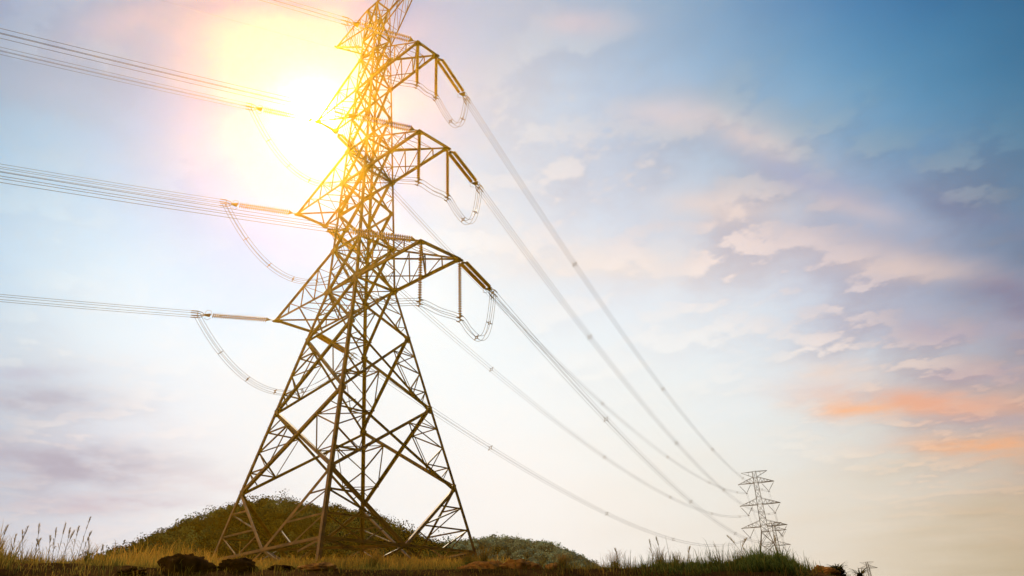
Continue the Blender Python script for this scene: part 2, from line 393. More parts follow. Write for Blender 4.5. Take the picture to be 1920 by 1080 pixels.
            for k in (-1, 1):
                c = T[k]; q = .30
                e.prism([c+np.array([x*q*s, y*q*k, -.115]) for x, y in ((.75, .9), (1.0, .2), (.35, -1.5), (-.35, -1.5), (-1.7, -.35), (-1.7, .35), (-.6, .8))], (0, 0, 1), .03)
                e.prism([c+np.array([x*q*s, 0, z*q-.05]) for x, z in ((.6, -.35), (.6, .25), (-.4, .6), (-1.2, .5), (-1.2, -.3))], (0, 1, 0), .03)
            e.build('end_beam', M['plate'], arm)
    # earth wire arms
    for s in (-1, 1):
        m = MB(); tp = np.array([s*11.2, 0, 83.9])*U
        wt, wl = hw(H[13]), hw(76.0)
        for k in (-1, 1):
            a = np.array([s*wt, k*wt, H[13]])*U; b = np.array([s*wl, k*wl, 76.0])*U
            m.ang(a, tp, .17, .014, (0, -k, 0)); m.ang(b, tp, .14, .012, (0, -k, 0), -1)
            prev = b
            for t in (.22, .44, .66, .84):
                c = lerp(a, tp, t); m.ang(prev, c, .05, .01, (0, -k, 0)); prev = lerp(b, tp, t); m.ang(c, prev, .05, .01, (0, -k, 0), 1, .03)
        for t in (.22, .44, .66):
            for h_, w_ in ((H[13], wt), (76.0, wl)):
                m.ang(lerp(np.array([s*w_, -w_, h_])*U, tp, t), lerp(np.array([s*w_, w_, h_])*U, tp, t), .05, .01, (0, 0, 1))
        m.box(tp+np.array([0, -.25, 0]), tp+np.array([0, .25, 0]), .14, .12)
        m.build('earth_wire_arm', M['steel'], tower)
tw_build()

# ------------------------------------------------------------------ insulators
LV = {10: 'upper', 7: 'middle', 4: 'lower'}
def tipp(sx, sy, l): return np.array([sx*ARM[l], sy*TW[l], H[l]])
PHI_I, DIP_I = R(-108.46), R(6.0)
PHI_O, DIP_O = R(110.35), R(2.3)
def uvec(phi, dip): return np.array([math.cos(phi)*math.cos(dip), math.sin(phi)*math.cos(dip), -math.sin(dip)])
LSTR = 10.0*U
def disc_mesh(length, pitch=.19, r=.175, n=10):
    """porcelain discs threaded along +X"""
    V = []; prof = []
    k = int(length/pitch)
    for i in range(k):
        s = i*pitch; rr = r
        prof += [(s, .035), (s+.02, .05), (s+.045, rr), (s+.066, rr*.9), (s+.06, .05), (s+.1, .035)]
    for s, rr in prof: V += [(s, rr*math.cos(2*math.pi*a/n), rr*math.sin(2*math.pi*a/n)) for a in range(n)]
    m = len(prof)
    F = [(i*n+a, i*n+(a+1) % n, (i+1)*n+(a+1) % n, (i+1)*n+a) for i in range(m-1) for a in range(n)]
    me = bpy.data.meshes.new('discs'); me.from_pydata(V, [], F); me.materials.append(M['porcelain'])
    me.polygons.foreach_set('use_smooth', [True]*len(F)); me.update(); return me
DISC_T = disc_mesh(5.0); DISC_V = disc_mesh(4.75, .215, .165)
def orient(o, d):
    o.rotation_mode = 'QUATERNION'; o.rotation_quaternion = Vector((float(d[0]), float(d[1]), float(d[2]))).to_track_quat('X', 'Z')
def tension_string(tipu, d, label, group):
    t = thing('insulator_string', tuple(tipu*U), label, 'insulator', group)
    d = d/np.linalg.norm(d); side = np.cross(d, (0, 0, 1)); side /= np.linalg.norm(side); upv = np.cross(side, d)
    o0 = np.zeros(3)
    for s in (-1, 1):
        c = put('disc_strand', DISC_T, t); c.location = d*.85+side*s*.24; orient(c, d)
    h = MB()
    h.tube([o0, d*.45], .045); h.prism([d*.42, d*.80+side*.30, d*.88+side*.30, d*.88-side*.30, d*.80-side*.30], upv, .05)
    h.build('yoke', M['hardware'], t)
    for q in (2.5, 4.15): h = MB(); h.box(d*(.85+q)-side*.34, d*(.85+q)+side*.34, .03, .03, upv); h.build('strand_tie', M['hardware'], t)
    e = 5.9; h = MB()
    h.prism([d*e+side*.34, d*(e+.12)+side*.34, d*(e+.55)+side*.12, d*(e+.55)-side*.12, d*(e+.12)-side*.34, d*e-side*.34], upv, .05)
    h.build('yoke', M['hardware'], t)
    k = MB()
    for a, b in ((1, 1), (1, -1), (-1, 1), (-1, -1)):
        p = d*LSTR+side*a*.225+upv*b*.225
        k.tube([d*(e+.5)+side*a*.1, d*(e+.75)+side*a*.2+upv*b*.15, p], .035)
        k.tube([p-d*.05, p+d*.55], .05, 6)
    k.box(d*(LSTR-.02)-side*.25-upv*.25, d*(LSTR-.02)+side*.25+upv*.25, .05, .05); k.box(d*(LSTR-.02)+side*.25-upv*.25, d*(LSTR-.02)-side*.25+upv*.25, .05, .05)
    k.build('clamp', M['hardware'], t)
    g = MB()
    ring = lambda c, ra, rb: [c+d*ra*math.cos(2*math.pi*q/16)+upv*rb*math.sin(2*math.pi*q/16) for q in range(17)]
    g.tube([d*(e-.15)+upv*.05, d*(e-.05)+upv*.45, d*(e+.25)+upv*.5, d*(e+.45)+upv*.25, d*(e+.4)], .018, 5)
    g.tube([d*(e-.1)+side*.4-upv*.1, d*(e+.2)+side*.55-upv*.25, d*(e+.5)+side*.3-upv*.2], .018, 5)
    g.tube([d*(e-.1)-side*.4-upv*.1, d*(e+.2)-side*.55-upv*.25, d*(e+.5)-side*.3-upv*.2], .018, 5)
    g.build('arcing_horn', M['hardware'], t)
    return t
VL = 7.65
for l in (10, 7, 4):
    for sx, nm in ((-1, 'left'), (1, 'right')):
        tension_string(tipp(sx, -1, l), uvec(PHI_I, DIP_I), 'double insulator string pulling leftward from the near end of the %s %s crossarm' % (LV[l], nm), 'tension insulator strings on the big tower')
        tension_string(tipp(sx, 1, l), uvec(PHI_O, DIPO), 'double insulator string pulling toward the distant towers from the %s %s crossarm' % (LV[l], nm), 'tension insulator strings on the big tower')
    for sy, nm in ((-1, 'left'), (1, 'right')):
        p = tipp(1, sy, l)
        t = thing('jumper_insulator', tuple(p*U), 'single disc string hanging straight down from the %s end of the %s right crossarm' % (nm, LV[l]), 'insulator', 'vertical jumper insulators under the right crossarms')
        c = put('disc_strand', DISC_V, t); c.location = (0, 0, -.45); orient(c, (0.0001, 0, -1))
        h = MB(); h.tube([(0, 0, 0), (0, 0, -.47)], .03); h.build('shackle', M['hardware'], t); h = MB()
        z = -VL*U
        h.tube([(0, 0, z+.25), (0, 0, z-.05)], .07)
        h.box((-.27, 0, z+.05), (.27, 0, z+.05), .06, .10); h.box((-.25, 0, z-.3), (.25, 0, z-.3), .05, .06); h.box((0, 0, z+.05), (0, 0, z-.3), .06, .06, (0, 1, 0))
        for a in (-1, 1):
            for b in (.05, -.3): h.tube([(a*.225, -.16, z+b), (a*.225, .16, z+b)], .045)
        h.build('suspension_clamp', M['hardware'], t)

# ------------------------------------------------------------------ conductors
def bundle(name, pts, label, group, r=.016, off=.225, spac=(), step=0, damp=False, n=5, wires=4, spsize=1.25, dropz=None):
    """a quad bundle along pts (metres): four wires and its spacers are the parts"""
    pts = [np.array(p, float) for p in pts]
    t = thing(name, tuple(pts[0]), label, 'power line', group); org = pts[0]
    sides = []
    raw = pts; pts = list(raw)
    for i in range(len(raw)):
        d = raw[min(i+1, len(raw)-1)]-raw[max(i-1, 0)]; s = np.cross(d, (0, 0, 1))
        if np.linalg.norm(s) < 1e-3*np.linalg.norm(d): s = sides[-1] if sides else np.array([1., 0, 0])
        s = s/np.linalg.norm(s)
        if sides and s@sides[-1] < 0: s = -s
        d = d/np.linalg.norm(d); u = np.cross(s, d); sides.append(s)
        pts[i] = (raw[i], s, u)
    combos = ((1, 1), (-1, 1), (-1, -1), (1, -1)) if wires == 4 else ((1, 0), (-1, 0))
    for a, b in combos:
        m = MB(); m.tube([p+s*a*off+u*b*off-org for p, s, u in pts], r, n); m.build('conductor', M['wire'], t)
    for q in spac:
        i = min(int(q*(len(pts)-1)), len(pts)-2); f = q*(len(pts)-1)-i
        p = lerp(pts[i][0], pts[i+1][0], f)-org; s, u = pts[i][1], pts[i][2]; dd = np.cross(u, s)
        m = MB(); k = off*spsize
        ring = [p+s*a*k*.62+u*b*k*.62 for a, b in ((1, 1), (-1, 1), (-1, -1), (1, -1))]
        for w in range(4): m.box(ring[w], ring[(w+1) % 4], .045, .05, dd)
        for a, b in ((1, 1), (-1, 1), (-1, -1), (1, -1)): m.box(p+s*a*k*.55+u*b*k*.55, p+s*a*k*1.22+u*b*k*1.22, .055, .06, dd)
        m.build('spacer', M['hardware'], t)
    return t
def para_in(e, n=26, smax=110):
    out = []
    for s in np.linspace(0, 1, n)**1.3*smax:
        out.append((e+np.array([math.cos(PHI_I)*s, math.sin(PHI_I)*s, -math.tan(DIP_I)*s+.000453*s*s]))*U)
    return out
FAR = np.array([-101.1, 343.0, 0.]); FROT = .383; FZ = 48.83; FDZ = 11.53; FB = 26.1
FA = {4: 8.12, 7: 6.92, 10: 5.83}; FX = 3.71; FTOP = 51.9; LEVI = {4: 0, 7: 1, 10: 2}
def farpt(sx, l, v=True):
    a = FA[l] if v else FA[l]+FX
    return np.array([FAR[0]+sx*a*math.cos(FROT), FAR[1]+sx*a*math.sin(FROT), FZ+LEVI[l]*FDZ-(5.01 if v else 0)])
for l in (10, 7, 4):
    for sx, nm in ((-1, 'left'), (1, 'right')):
        e = tipp(sx, -1, l)+10*uvec(PHI_I, DIP_I)
        bundle('conductor_bundle', para_in(e), 'four parallel wires leaving the frame at the left from the %s %s crossarm' % (LV[l], nm), 'incoming conductor bundles')
        e = tipp(sx, 1, l)+10*uvec(PHI_O, DIPO)
        f = farpt(sx, l); Ls = np.linalg.norm((f-e)[:2])
        pts = []; nn = 40
        for t in np.linspace(0, 1, nn)**1.25: pts.append((e+(f-e)*t-np.array([0, 0, .000463*t*Ls*(1-t)*Ls]))*U)
        s0, ds = (46.0, 67.59) if sx > 0 else (44.81, 66.97)
        sp = [((s0+k*ds)/Ls)**(1/1.25) for k in range(5) if s0+k*ds < Ls-8]
        bundle('conductor_bundle', pts, 'four parallel wires sweeping down from the %s %s crossarm to the distant tower' % (LV[l], nm), 'conductor bundles of the long span', spac=sp, r=.016)
def bez(P, n=10):
    """Catmull-Rom through P"""
    P = [np.array(p, float) for p in P]; Q = [2*P[0]-P[1]]+P+[2*P[-1]-P[-2]]; out = []
    for i in range(1, len(Q)-2):
        for t in np.linspace(0, 1, n, endpoint=False):
            a, b, c, d = Q[i-1:i+3]
            out.append(.5*((2*b)+(-a+c)*t+(2*a-5*b+4*c-d)*t*t+(-a+3*b-3*c+d)*t**3))
    return out+[P[-1]]
for l in (10, 7, 4):
    a = tipp(-1, -1, l)+10.1*uvec(PHI_I, DIP_I); b = tipp(-1, 1, l)+10.1*uvec(PHI_O, DIPO)
    pts = [(a+(b-a)*t-np.array([0, 0, 4*8.2*t*(1-t)]))*U for t in np.linspace(0, 1, 30)]
    bundle('jumper_loop', pts, 'slack loop of wires sagging free below the %s left crossarm' % LV[l], 'jumper loops below the big tower crossarms', r=.017, spac=(.16, .33, .5, .67, .84), spsize=.8, off=.2)
    a = tipp(1, -1, l)+10.1*uvec(PHI_I, DIP_I); b = tipp(1, 1, l)+10.1*uvec(PHI_O, DIPO)
    p1 = tipp(1, -1, l)-np.array([0, 0, VL+.12]); p2 = tipp(1, 1, l)-np.array([0, 0, VL+.12])
    def legdrop(e, p):      # from the clamp end down to the low point and up to the hanging string
        at = lambda t, dz: lerp(p, e, t)*np.array([1, 1, 0])+np.array([0, 0, p[2]+dz])
        return [at(.95, 5.6), at(.85, 2.8), at(.70, .55), at(.5, -.55), at(.25, -.5)]
    P = [a]+legdrop(a, p1)+[p1, (p1+p2)/2-np.array([0, 0, .12]), p2]+legdrop(b, p2)[::-1]+[b]
    bundle('jumper_loop', [q*U for q in bez(P, 6)], 'wires looping below the %s right crossarm held by two hanging insulators' % LV[l], 'jumper loops below the big tower crossarms', r=.018, spac=(.14, .3, .7, .86), spsize=.8, off=.2)
# earth wires
for sx, nm in ((-1, 'left'), (1, 'right')):
    tp = np.array([sx*11.2, 0, 83.6]); m = MB(tp*U); m.tube([p for p in para_in(tp, 20)], .008, 4)
    tag(m.build('earth_wire', M['wire']), 'thin single wire leaving leftward from the big tower\'s %s top arm tip' % nm, 'power line')

# ------------------------------------------------------------------ distant towers
def far_parts(parent, Mt, simple=False):
    """suspension tower; local units, base at 0, arms at 21.87, 32.8, 43.73, top 48.5"""
    z0 = FZ-FB; lv = [0, 7.5, 14, 20, z0+.6, z0+4.2, z0+7.6, z0+FDZ, z0+FDZ+4, z0+FDZ+7.6, z0+2*FDZ, z0+2*FDZ+2.6, FTOP]
    hwf = lambda h: np.interp(h, [0, 20.5, FTOP], [6.9, 1.85, 1.0])
    cor = lambda i, h: np.array([CN[i % 4][0]*hwf(h), CN[i % 4][1]*hwf(h), h])*U
    for i in range(4):
        m = MB(); m.ang(cor(i, -1.5), cor(i, 20.5), .21, .05, (-CN[i][0], 0, 0)); m.ang(cor(i, 20.5), cor(i, FTOP), .16, .04, (-CN[i][0], 0, 0)); m.build('leg', Mt, parent)
    for i in range(4):
        m = MB(); n = np.array([*NB[i], 0.])
        for q in range(len(lv)-1):
            a0, b0, a1, b1 = cor(i, lv[q]), cor(i+1, lv[q]), cor(i, lv[q+1]), cor(i+1, lv[q+1])
            w = .13 if q < 3 else .09
            if q == 0:
                md = (a0+b0)/2+np.array([0, 0, 1.0]); m.ang(a1, md, w, .03, -n); m.ang(b1, md, w, .03, -n, 1, .1)
            else:
                m.ang(a0, b1, w, .03, -n); m.ang(b0, a1, w, .03, -n, 1, .1)
            m.ang(a1, b1, .11, .03, -n, 1, .05)
        m.build('face_bracing', Mt, parent)
    for l in (4, 7, 10):
        hb = z0+LEVI[l]*FDZ; hu = hb+3.2
        for s in (-1, 1):
            m = MB(); tp = np.array([s*(FA[l]+FX), 0, hb])*U
            for k in (-1, 1):
                b = np.array([s*hwf(hb), k*hwf(hb), hb])*U; u_ = np.array([s*hwf(hu), k*hwf(hu), hu])*U
                m.ang(b, tp, .17, .04, (0, -k, 0)); m.ang(u_, tp, .11, .03, (0, -k, 0)); pv = b
                for t in (.22, .42, .62, .82):
                    q = lerp(u_, tp, t); m.ang(pv, q, .07, .02, (0, -k, 0)); pv = lerp(b, tp, t); m.ang(q, pv, .07, .02, (0, -k, 0), 1, .05)
            m.build('crossarm', Mt, parent)
    for s in (-1, 1):
        m = MB(); tp = np.array([s*6.9, 0, FTOP-.1])*U
        for k in (-1, 1):
            b = np.array([s*1.05, k*1.05, FTOP-2.9])*U; u_ = np.array([s*1.0, k*1.0, FTOP])*U
            m.ang(b, tp, .09, .03, (0, -k, 0)); m.ang(u_, tp, .13, .03, (0, -k, 0)); m.ang(lerp(b, tp, .35), lerp(u_, tp, .35), .07, .02)
        m.build('earth_wire_arm', Mt, parent)
def vstring(base, rot, sx, l, label, group):
    cz = np.array([math.cos(rot), math.sin(rot), 0.]); z = FZ-FB+LEVI[l]*FDZ
    bt = base+cz*sx*FA[l]+np.array([0, 0, z-5.01]); t = thing('v_insulator', tuple(bt*U), label, 'insulator', group)
    for q in (FA[l]+3.6, FA[l]-3.2):
        top = base+cz*sx*q+np.array([0, 0, z-.1]); d = (bt-top)*U; Ln = np.linalg.norm(d); m = MB(); d/= Ln
        m.tube([-d*(Ln-.0), -d*(Ln-.7)], .03, 4)
        n = 22; pts = []; rr = []
        for i in range(n):
            s = Ln-.7-(Ln-1.1)*i/n
            pts += [-d*s, -d*(s-.05), -d*(s-.12)]; rr += [.05, .15, .05]
        m.tube(pts, rr, 6); m.tube([-d*.5, d*0], .04, 4)
        m.build('disc_strand', M['farporc'], t)
    m = MB(); m.box((-.3, -.3, -.05), (.3, .3, -.05), .12, .12); m.box((.3, -.3, -.05), (-.3, .3, -.05), .12, .12); m.box((0, 0, .1), (0, 0, -.35), .12, .12, (0, 1, 0)); m.build('suspension_clamp', M['farsteel'], t)
M['farporc'] = noise_mat('far_porcelain', (.12,.09,.06), (.2,.15,.1), 2.0, .5)
FARB = FAR+np.array([0, 0, FB])
ft = thing('transmission_tower', S(FARB), 'grey lattice tower standing in the grass at right, tallest of the distant ones', 'tower')
ft.rotation_euler = (0, 0, FROT); far_parts(ft, M['farsteel'])
def horiz(az, el, r):   # unit-space point at an azimuth, elevation and distance
    return np.array([CAM[0]+r*math.sin(R(az)), CAM[1]+r*math.cos(R(az)), CAM[2]+r*math.tan(R(el))])
T2 = horiz(-22.80, 6.34, 660.); T2[2] -= (FZ-FB+FDZ)
T3 = horiz(-17.33, 4.84, 900.); T3[2] -= FTOP
R2, R3 = .30, .55
def dup(src, loc, rz, label):
    r = src.copy(); COL.objects.link(r); r.location = loc; r.rotation_euler = (0, 0, rz); r['label'] = label
    for ch in list(src.children):
        c = ch.copy(); COL.objects.link(c); c.parent = r
    return r
dup(ft, S(T2), R2, 'smaller lattice tower half hidden directly behind the tallest distant tower')
dup(ft, S(T3), R3, 'tiny lattice tower top above the low horizon near the bottom right corner')
for l in (10, 7, 4):
    for sx, nm in ((-1, 'left'), (1, 'right')):
        vstring(FARB, FROT, sx, l, 'small V-shaped insulator under the %s %s arm of the tallest distant tower' % (LV[l], nm), 'V insulators of the distant towers')
        vstring(T2, R2, sx, l, 'tiny V-shaped insulator under the %s %s arm of the half hidden second distant tower' % (LV[l], nm), 'V insulators of the distant towers')
        a = farpt(sx, l); b = T2+np.array([math.cos(R2)*sx*FA[l], math.sin(R2)*sx*FA[l], FZ-FB+LEVI[l]*FDZ-5.01]); Ls = np.linalg.norm((b-a)[:2])
        bundle('conductor_bundle', [(a+(b-a)*t-np.array([0, 0, .00054*t*Ls*(1-t)*Ls]))*U for t in np.linspace(0, 1, 24)], 'faint wires sagging from the tallest distant tower\'s %s %s arm to the tower behind' % (LV[l], nm), 'wires between the distant towers', r=.02, n=4, wires=2)

# ------------------------------------------------------------------ hills and forest
HILL1 = [(-71.83, 6.17), (-70.12, 6.65), (-69.57, 7.06), (-67.8, 7.82), (-65.99, 8.82), (-64.92, 9.5), (-64.05, 9.65), (-62.66, 10.32), (-61.21, 10.83), (-60.21, 11.08), (-58.92, 10.92), (-57.85, 10.72), (-56.3, 10.51), (-54.25, 10.33), (-53.13, 9.99), (-51.67, 9.68), (-50.34, 8.92), (-49.18, 8.37), (-48.07, 7.98), (-46.17, 7.15), (-43.43, 6.07)]
HILL2 = [(-54,6.6),(-52.02, 7.1), (-48.93, 7.7), (-45.78, 8.03), (-44.18, 8.06), (-43.02, 8.24), (-41.66, 8.08), (-40.71, 7.86), (-39.96, 7.68), (-39.32, 7.72), (-38.0, 7.22), (-37.17, 6.73), (-36.56, 6.41), (-35.57, 5.67), (-34.49, 5.2)]
HILL3 = [(-80, 6.1), (-74.73, 6.2), (-72.78, 6.35), (-71.94, 6.6), (-71.33, 6.55), (-70.06, 6.35), (-66, 6.1)]
def hill(name, prof, r0, width, drop):
    a = np.array([p[0] for p in prof]); e = np.array([p[1] for p in prof])-drop
    A = np.arange(a[0]-2, a[-1]+2, .25); Rr = np.linspace(-1, 1, 40)*width
    def zf(az, rr):
        el = np.interp(az, a, e, left=5.0, right=4.0)
        top = CZ+r0*np.tan(np.radians(el)); base = CZ+(r0+rr)*np.tan(np.radians(4.6))-4
        s = np.cos(np.clip(rr/width, -1, 1)*math.pi/2)**1.3
        return base+(top-base)*s
    AA, RR = np.meshgrid(A, Rr); Z = zf(AA, RR)
    X = CX+(r0+RR)*np.sin(np.radians(AA)); Y = CY+(r0+RR)*np.cos(np.radians(AA))
    V = np.stack([X, Y, Z], -1).reshape(-1, 3); na = len(A)
    i, j = np.meshgrid(np.arange(len(Rr)-1), np.arange(na-1), indexing='ij')
    F = np.stack([i*na+j, i*na+j+1, (i+1)*na+j+1, (i+1)*na+j], -1).reshape(-1, 4)
    tag(np_mesh(name, V, F, None, M['hillsoil'], smooth=True), kind='structure')
    return zf, a
def crown(n, rx, rz, leaf, g):
    """leaf-size quads through the volume of an uneven crown; returns verts and per-vertex shade"""
    k = 7
    cc = g.normal(0, 1, (k, 3)); cc /= np.linalg.norm(cc, axis=1)[:, None]; cc *= np.array([rx*.55, rx*.55, rz*.5]); cr = g.uniform(.38, .62, k)*rx
    idx = g.integers(0, k, n); d = g.normal(0, 1, (n, 3)); d /= np.linalg.norm(d, axis=1)[:, None]
    P = cc[idx]+d*(cr[idx]*g.uniform(.70, 1.02, n))[:, None]
    P[:, 2] += rz*.9
    nr = d+g.normal(0, .5, (n, 3)); nr /= np.linalg.norm(nr, axis=1)[:, None]
    u = np.cross(nr, g.normal(0, 1, (n, 3))); u /= np.linalg.norm(u, axis=1)[:, None]; v = np.cross(nr, u)
    s = (leaf*g.uniform(.6, 1.4, n))[:, None]
    V = np.stack([P-u*s-v*s*.6, P+u*s-v*s*.7, P+u*s*.8+v*s*.7, P-u*s*.9+v*s*.6], 1)
    shade = .28+.95*np.clip((P[:, 2])/(2.2*rz), 0, 1)**1.3+g.normal(0, .12, n)  # light top and dark underside painted into each crown's leaf colours
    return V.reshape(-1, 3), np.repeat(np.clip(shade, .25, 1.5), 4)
def forest(name, zf, arange, r0, rlo, rhi, count, size, leaf, nleaf, mt, pal, ridge=0, wid=1):
    VV = []; CC = []
    for q in range(count):
        az = rng.uniform(*arange); rr = rng.uniform(rlo, rhi) if q > ridge else rng.uniform(-.06, .06)*wid
        z = float(zf(az, rr)); ra = R(az); sz = size*rng.uniform(.6, 1.25)
        if q <= ridge: sz *= rng.choice([.75, .9, 1.0, 1.25, 1.6])*(1+.25*math.sin(az*2.3)*math.sin(az*5.1+1))
        V, sh = crown(nleaf, sz*.5, sz*.5*rng.uniform(.8, 1.15), leaf, rng)
        V = V+np.array([CX+(r0+rr)*math.sin(ra), CY+(r0+rr)*math.cos(ra), z-.3*sz])
        c = np.array(pal[rng.integers(len(pal))])*rng.uniform(.25, 1.7)
        VV.append(V); CC.append(sh[:, None]*c)
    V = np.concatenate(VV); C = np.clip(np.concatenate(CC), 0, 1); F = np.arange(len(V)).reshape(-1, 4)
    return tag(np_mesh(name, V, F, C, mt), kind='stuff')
zf1, a1 = hill('hill', HILL1, 360., 130., 1.2)
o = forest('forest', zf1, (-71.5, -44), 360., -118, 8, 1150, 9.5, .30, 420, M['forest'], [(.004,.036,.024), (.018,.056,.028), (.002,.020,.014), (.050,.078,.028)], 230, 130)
tag(o, 'dark olive green wood covering the nearer hill behind the big tower', 'forest')
zf2, a2 = hill('hill', HILL2, 760., 240., .8)
o = forest('forest', zf2, (-54, -34.6), 760., -200, 8, 1300, 11., .5, 190, M['forest_far'], HAZED_PAL, 120, 240)
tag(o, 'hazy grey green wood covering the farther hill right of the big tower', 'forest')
zf3, a3 = hill('hill', HILL3, 900., 150., .5)
o = forest('forest', zf3, (-80, -66), 900., -100, 8, 160, 14., 1.0, 90, M['forest_far'], HAZED_PAL, 60, 150)
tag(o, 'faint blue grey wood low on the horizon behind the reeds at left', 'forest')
# a few trees one can tell apart on the ridge
def tree(az, rr, sz, label, spread=1.0):
    z = float(zf1(az, rr)); ra = R(az); x, y = CX+(360+rr)*math.sin(ra), CY+(360+rr)*math.cos(ra)
    t = thing('tree', (x, y, z), label, 'tree', 'trees standing out on the nearer ridge')
    m = MB(); m.tube([(0, 0, -.5), (.15, .1, sz*.35), (-.1, .2, sz*.75)], [.3, .22, .08], 7)
    for k in range(5):
        an = k*1.26; b = np.array([0, 0, sz*(.3+.07*k)]); m.tube([b, b+np.array([math.cos(an)*sz*.2*spread, math.sin(an)*sz*.2*spread, sz*.18])], [.12, .04], 5)
    m.build('trunk', M['bark'], t)
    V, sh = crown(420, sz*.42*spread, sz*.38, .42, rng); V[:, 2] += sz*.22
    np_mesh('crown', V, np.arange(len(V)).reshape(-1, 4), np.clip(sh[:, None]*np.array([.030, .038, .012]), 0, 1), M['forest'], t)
for az, rr, sz, sp, lb in ((-64.8, -2, 7.5, 1.2, 'leaning tree poking above the left shoulder of the nearer ridge'), (-69.6, -3, 6, .8, 'small tree at the low left end of the nearer ridge'),
                       (-61.0, 0, 7.5, 1.1, 'broad tree at the top of the nearer ridge just left of the tower'), (-60.0, 1, 8.5, 1.3, 'tallest crown on the summit of the nearer ridge'),
                       (-56.4, 0, 7.5, 1.2, 'rounded tree on the ridge seen between the two middle tower legs'), (-52.2, 0, 7, .8, 'thin pale tree on the right shoulder of the nearer ridge')):
    tree(az, rr, sz, lb, sp)

# ------------------------------------------------------------------ grass
def blades(name, pos, h, w, col, label, cat='grass', lean=.35, kind='stuff', tips=None, mt='grass', seed=3):
    g = np.random.default_rng(seed); n = len(pos)
    an = g.uniform(0, 2*math.pi, n); ln = g.uniform(.08, lean, n)*h
    face = g.uniform(0, 2*math.pi, n)
    D = np.stack([np.cos(an), np.sin(an), np.zeros(n)], 1); Wv = np.stack([np.cos(face), np.sin(face), np.zeros(n)], 1)
    P = pos.copy(); P[:, 2] -= .03
    hh = h[:, None]; Z = np.array([[0, 0, 1.]])
    c1 = P+Z*hh*.5+D*ln[:, None]*.25; c2 = P+Z*hh*.85+D*ln[:, None]*.7; c3 = P+Z*hh*(1-.15*(ln/h)[:, None])+D*ln[:, None]*1.3
    wv = Wv*w[:, None]
    V = np.stack([P-wv, P+wv, c1-wv*.9, c1+wv*.9, c2-wv*.6, c2+wv*.6, c3-wv*.08, c3+wv*.08], 1).reshape(-1, 3)
    b = (np.arange(n)*8)[:, None]
    F = np.concatenate([b+np.array([[0, 1, 3, 2]]), b+np.array([[2, 3, 5, 4]]), b+np.array([[4, 5, 7, 6]])], 0)
    tc = col if tips is None else tips
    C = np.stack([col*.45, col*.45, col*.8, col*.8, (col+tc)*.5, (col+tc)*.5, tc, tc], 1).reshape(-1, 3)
    o = np_mesh(name, V, F, np.clip(C, 0, 1), M[mt]); return tag(o, label, cat, None, kind)
GREEN = np.array([.055, .095, .018]); DGREEN = np.array([.025, .05, .012]); GOLD = np.array([.50, .29, .05]); OR = np.array([.58, .20, .025]); STRAW = np.array([.50, .36, .14]); OLIVE = np.array([.13, .14, .03])
def scatter(n, azr, rr, seed, dens=None):
    g = np.random.default_rng(seed); az = g.uniform(*azr, n); r = np.sqrt(g.uniform(rr[0]**2, rr[1]**2, n))
    if dens is not None:
        k = g.random(n) < dens(az, r); az, r = az[k], r[k]
    x = CX+r*np.sin(np.radians(az)); y = CY+r*np.cos(np.radians(az))
    return np.stack([x, y, ground_z(x, y)], 1), az, r, g
def mixc(a, b, t): return a[None]*(1-t[:, None])+b[None]*t[:, None]
# low turf along the brow of the bank
dn = lambda az, r: np.clip(.45+.6*nz(az*3, r*2, .5), .05, 1)*np.where(az > -20.3, .12, 1.)
pos, az, r, g = scatter(60000, (-92, -8), (12.6, 19), 5, dn)
h = g.gamma(4, .028, len(az))*np.interp(az, [-92, -70, -60, -45, -36, -30, -27, -22, -20, -8], [1.2, 1.0, .7, .6, 1.0, 1.4, 1.7, 1.7, .6, .5])*(1+.5*nz(az, r, .9)); t = np.clip(g.normal(.35, .3, len(az))+.35*nz(az*2, r, .4)-.35*((az > -33) & (az < -19)), 0, 1)
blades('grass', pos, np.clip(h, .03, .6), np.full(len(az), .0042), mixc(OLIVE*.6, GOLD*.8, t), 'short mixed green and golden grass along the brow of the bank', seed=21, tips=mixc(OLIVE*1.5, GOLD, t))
# dark green mound of grass at right
dn = lambda az, r: np.exp(-((az+23.7)/1.7)**4)*.98+.25*np.exp(-((az+28.5)/3.2)**4)
pos, az, r, g = scatter(52000, (-34, -20), (13.0, 17.5), 8, dn)
h = g.gamma(5, .031, len(az))*(.55+.42*np.exp(-((az+23.6)/2.0)**2))*(1+.4*nz(az*4, r, .8)); t = g.random(len(az))
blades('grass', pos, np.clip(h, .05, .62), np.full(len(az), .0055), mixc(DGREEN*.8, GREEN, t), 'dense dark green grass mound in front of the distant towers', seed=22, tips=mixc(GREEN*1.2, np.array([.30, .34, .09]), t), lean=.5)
# golden tall grass behind the brow at left and under the tower
dn = lambda az, r: np.clip(.42+1.1*nz(az*2.3, r*.6, .45), 0, 1)
pos, az, r, g = scatter(52000, (-78, -42), (24, 62), 9, dn)
h = g.gamma(6, .092, len(az))*np.interp(az, [-78, -72, -70, -66, -63.5, -62, -58, -50, -42], [.5, .55, 1.0, 1.35, 1.1, .65, .6, .65, .65])*np.interp(r, [24, 30, 45, 62], [.45, .7, 1., 1.1])*(1+.45*nz(az*3, r, .5)); t = np.clip(g.normal(.5, .3, len(az))+.4*nz(az, r, .7), 0, 1)
blades('grass', pos, np.clip(h, .1, 1.7), np.interp(r, [24, 62], [.009, .02]), mixc(OLIVE, GOLD, t), 'tall golden dry grass around the feet of the big tower', seed=23, tips=mixc(GOLD*.8, OR*1.1, t), lean=.4)
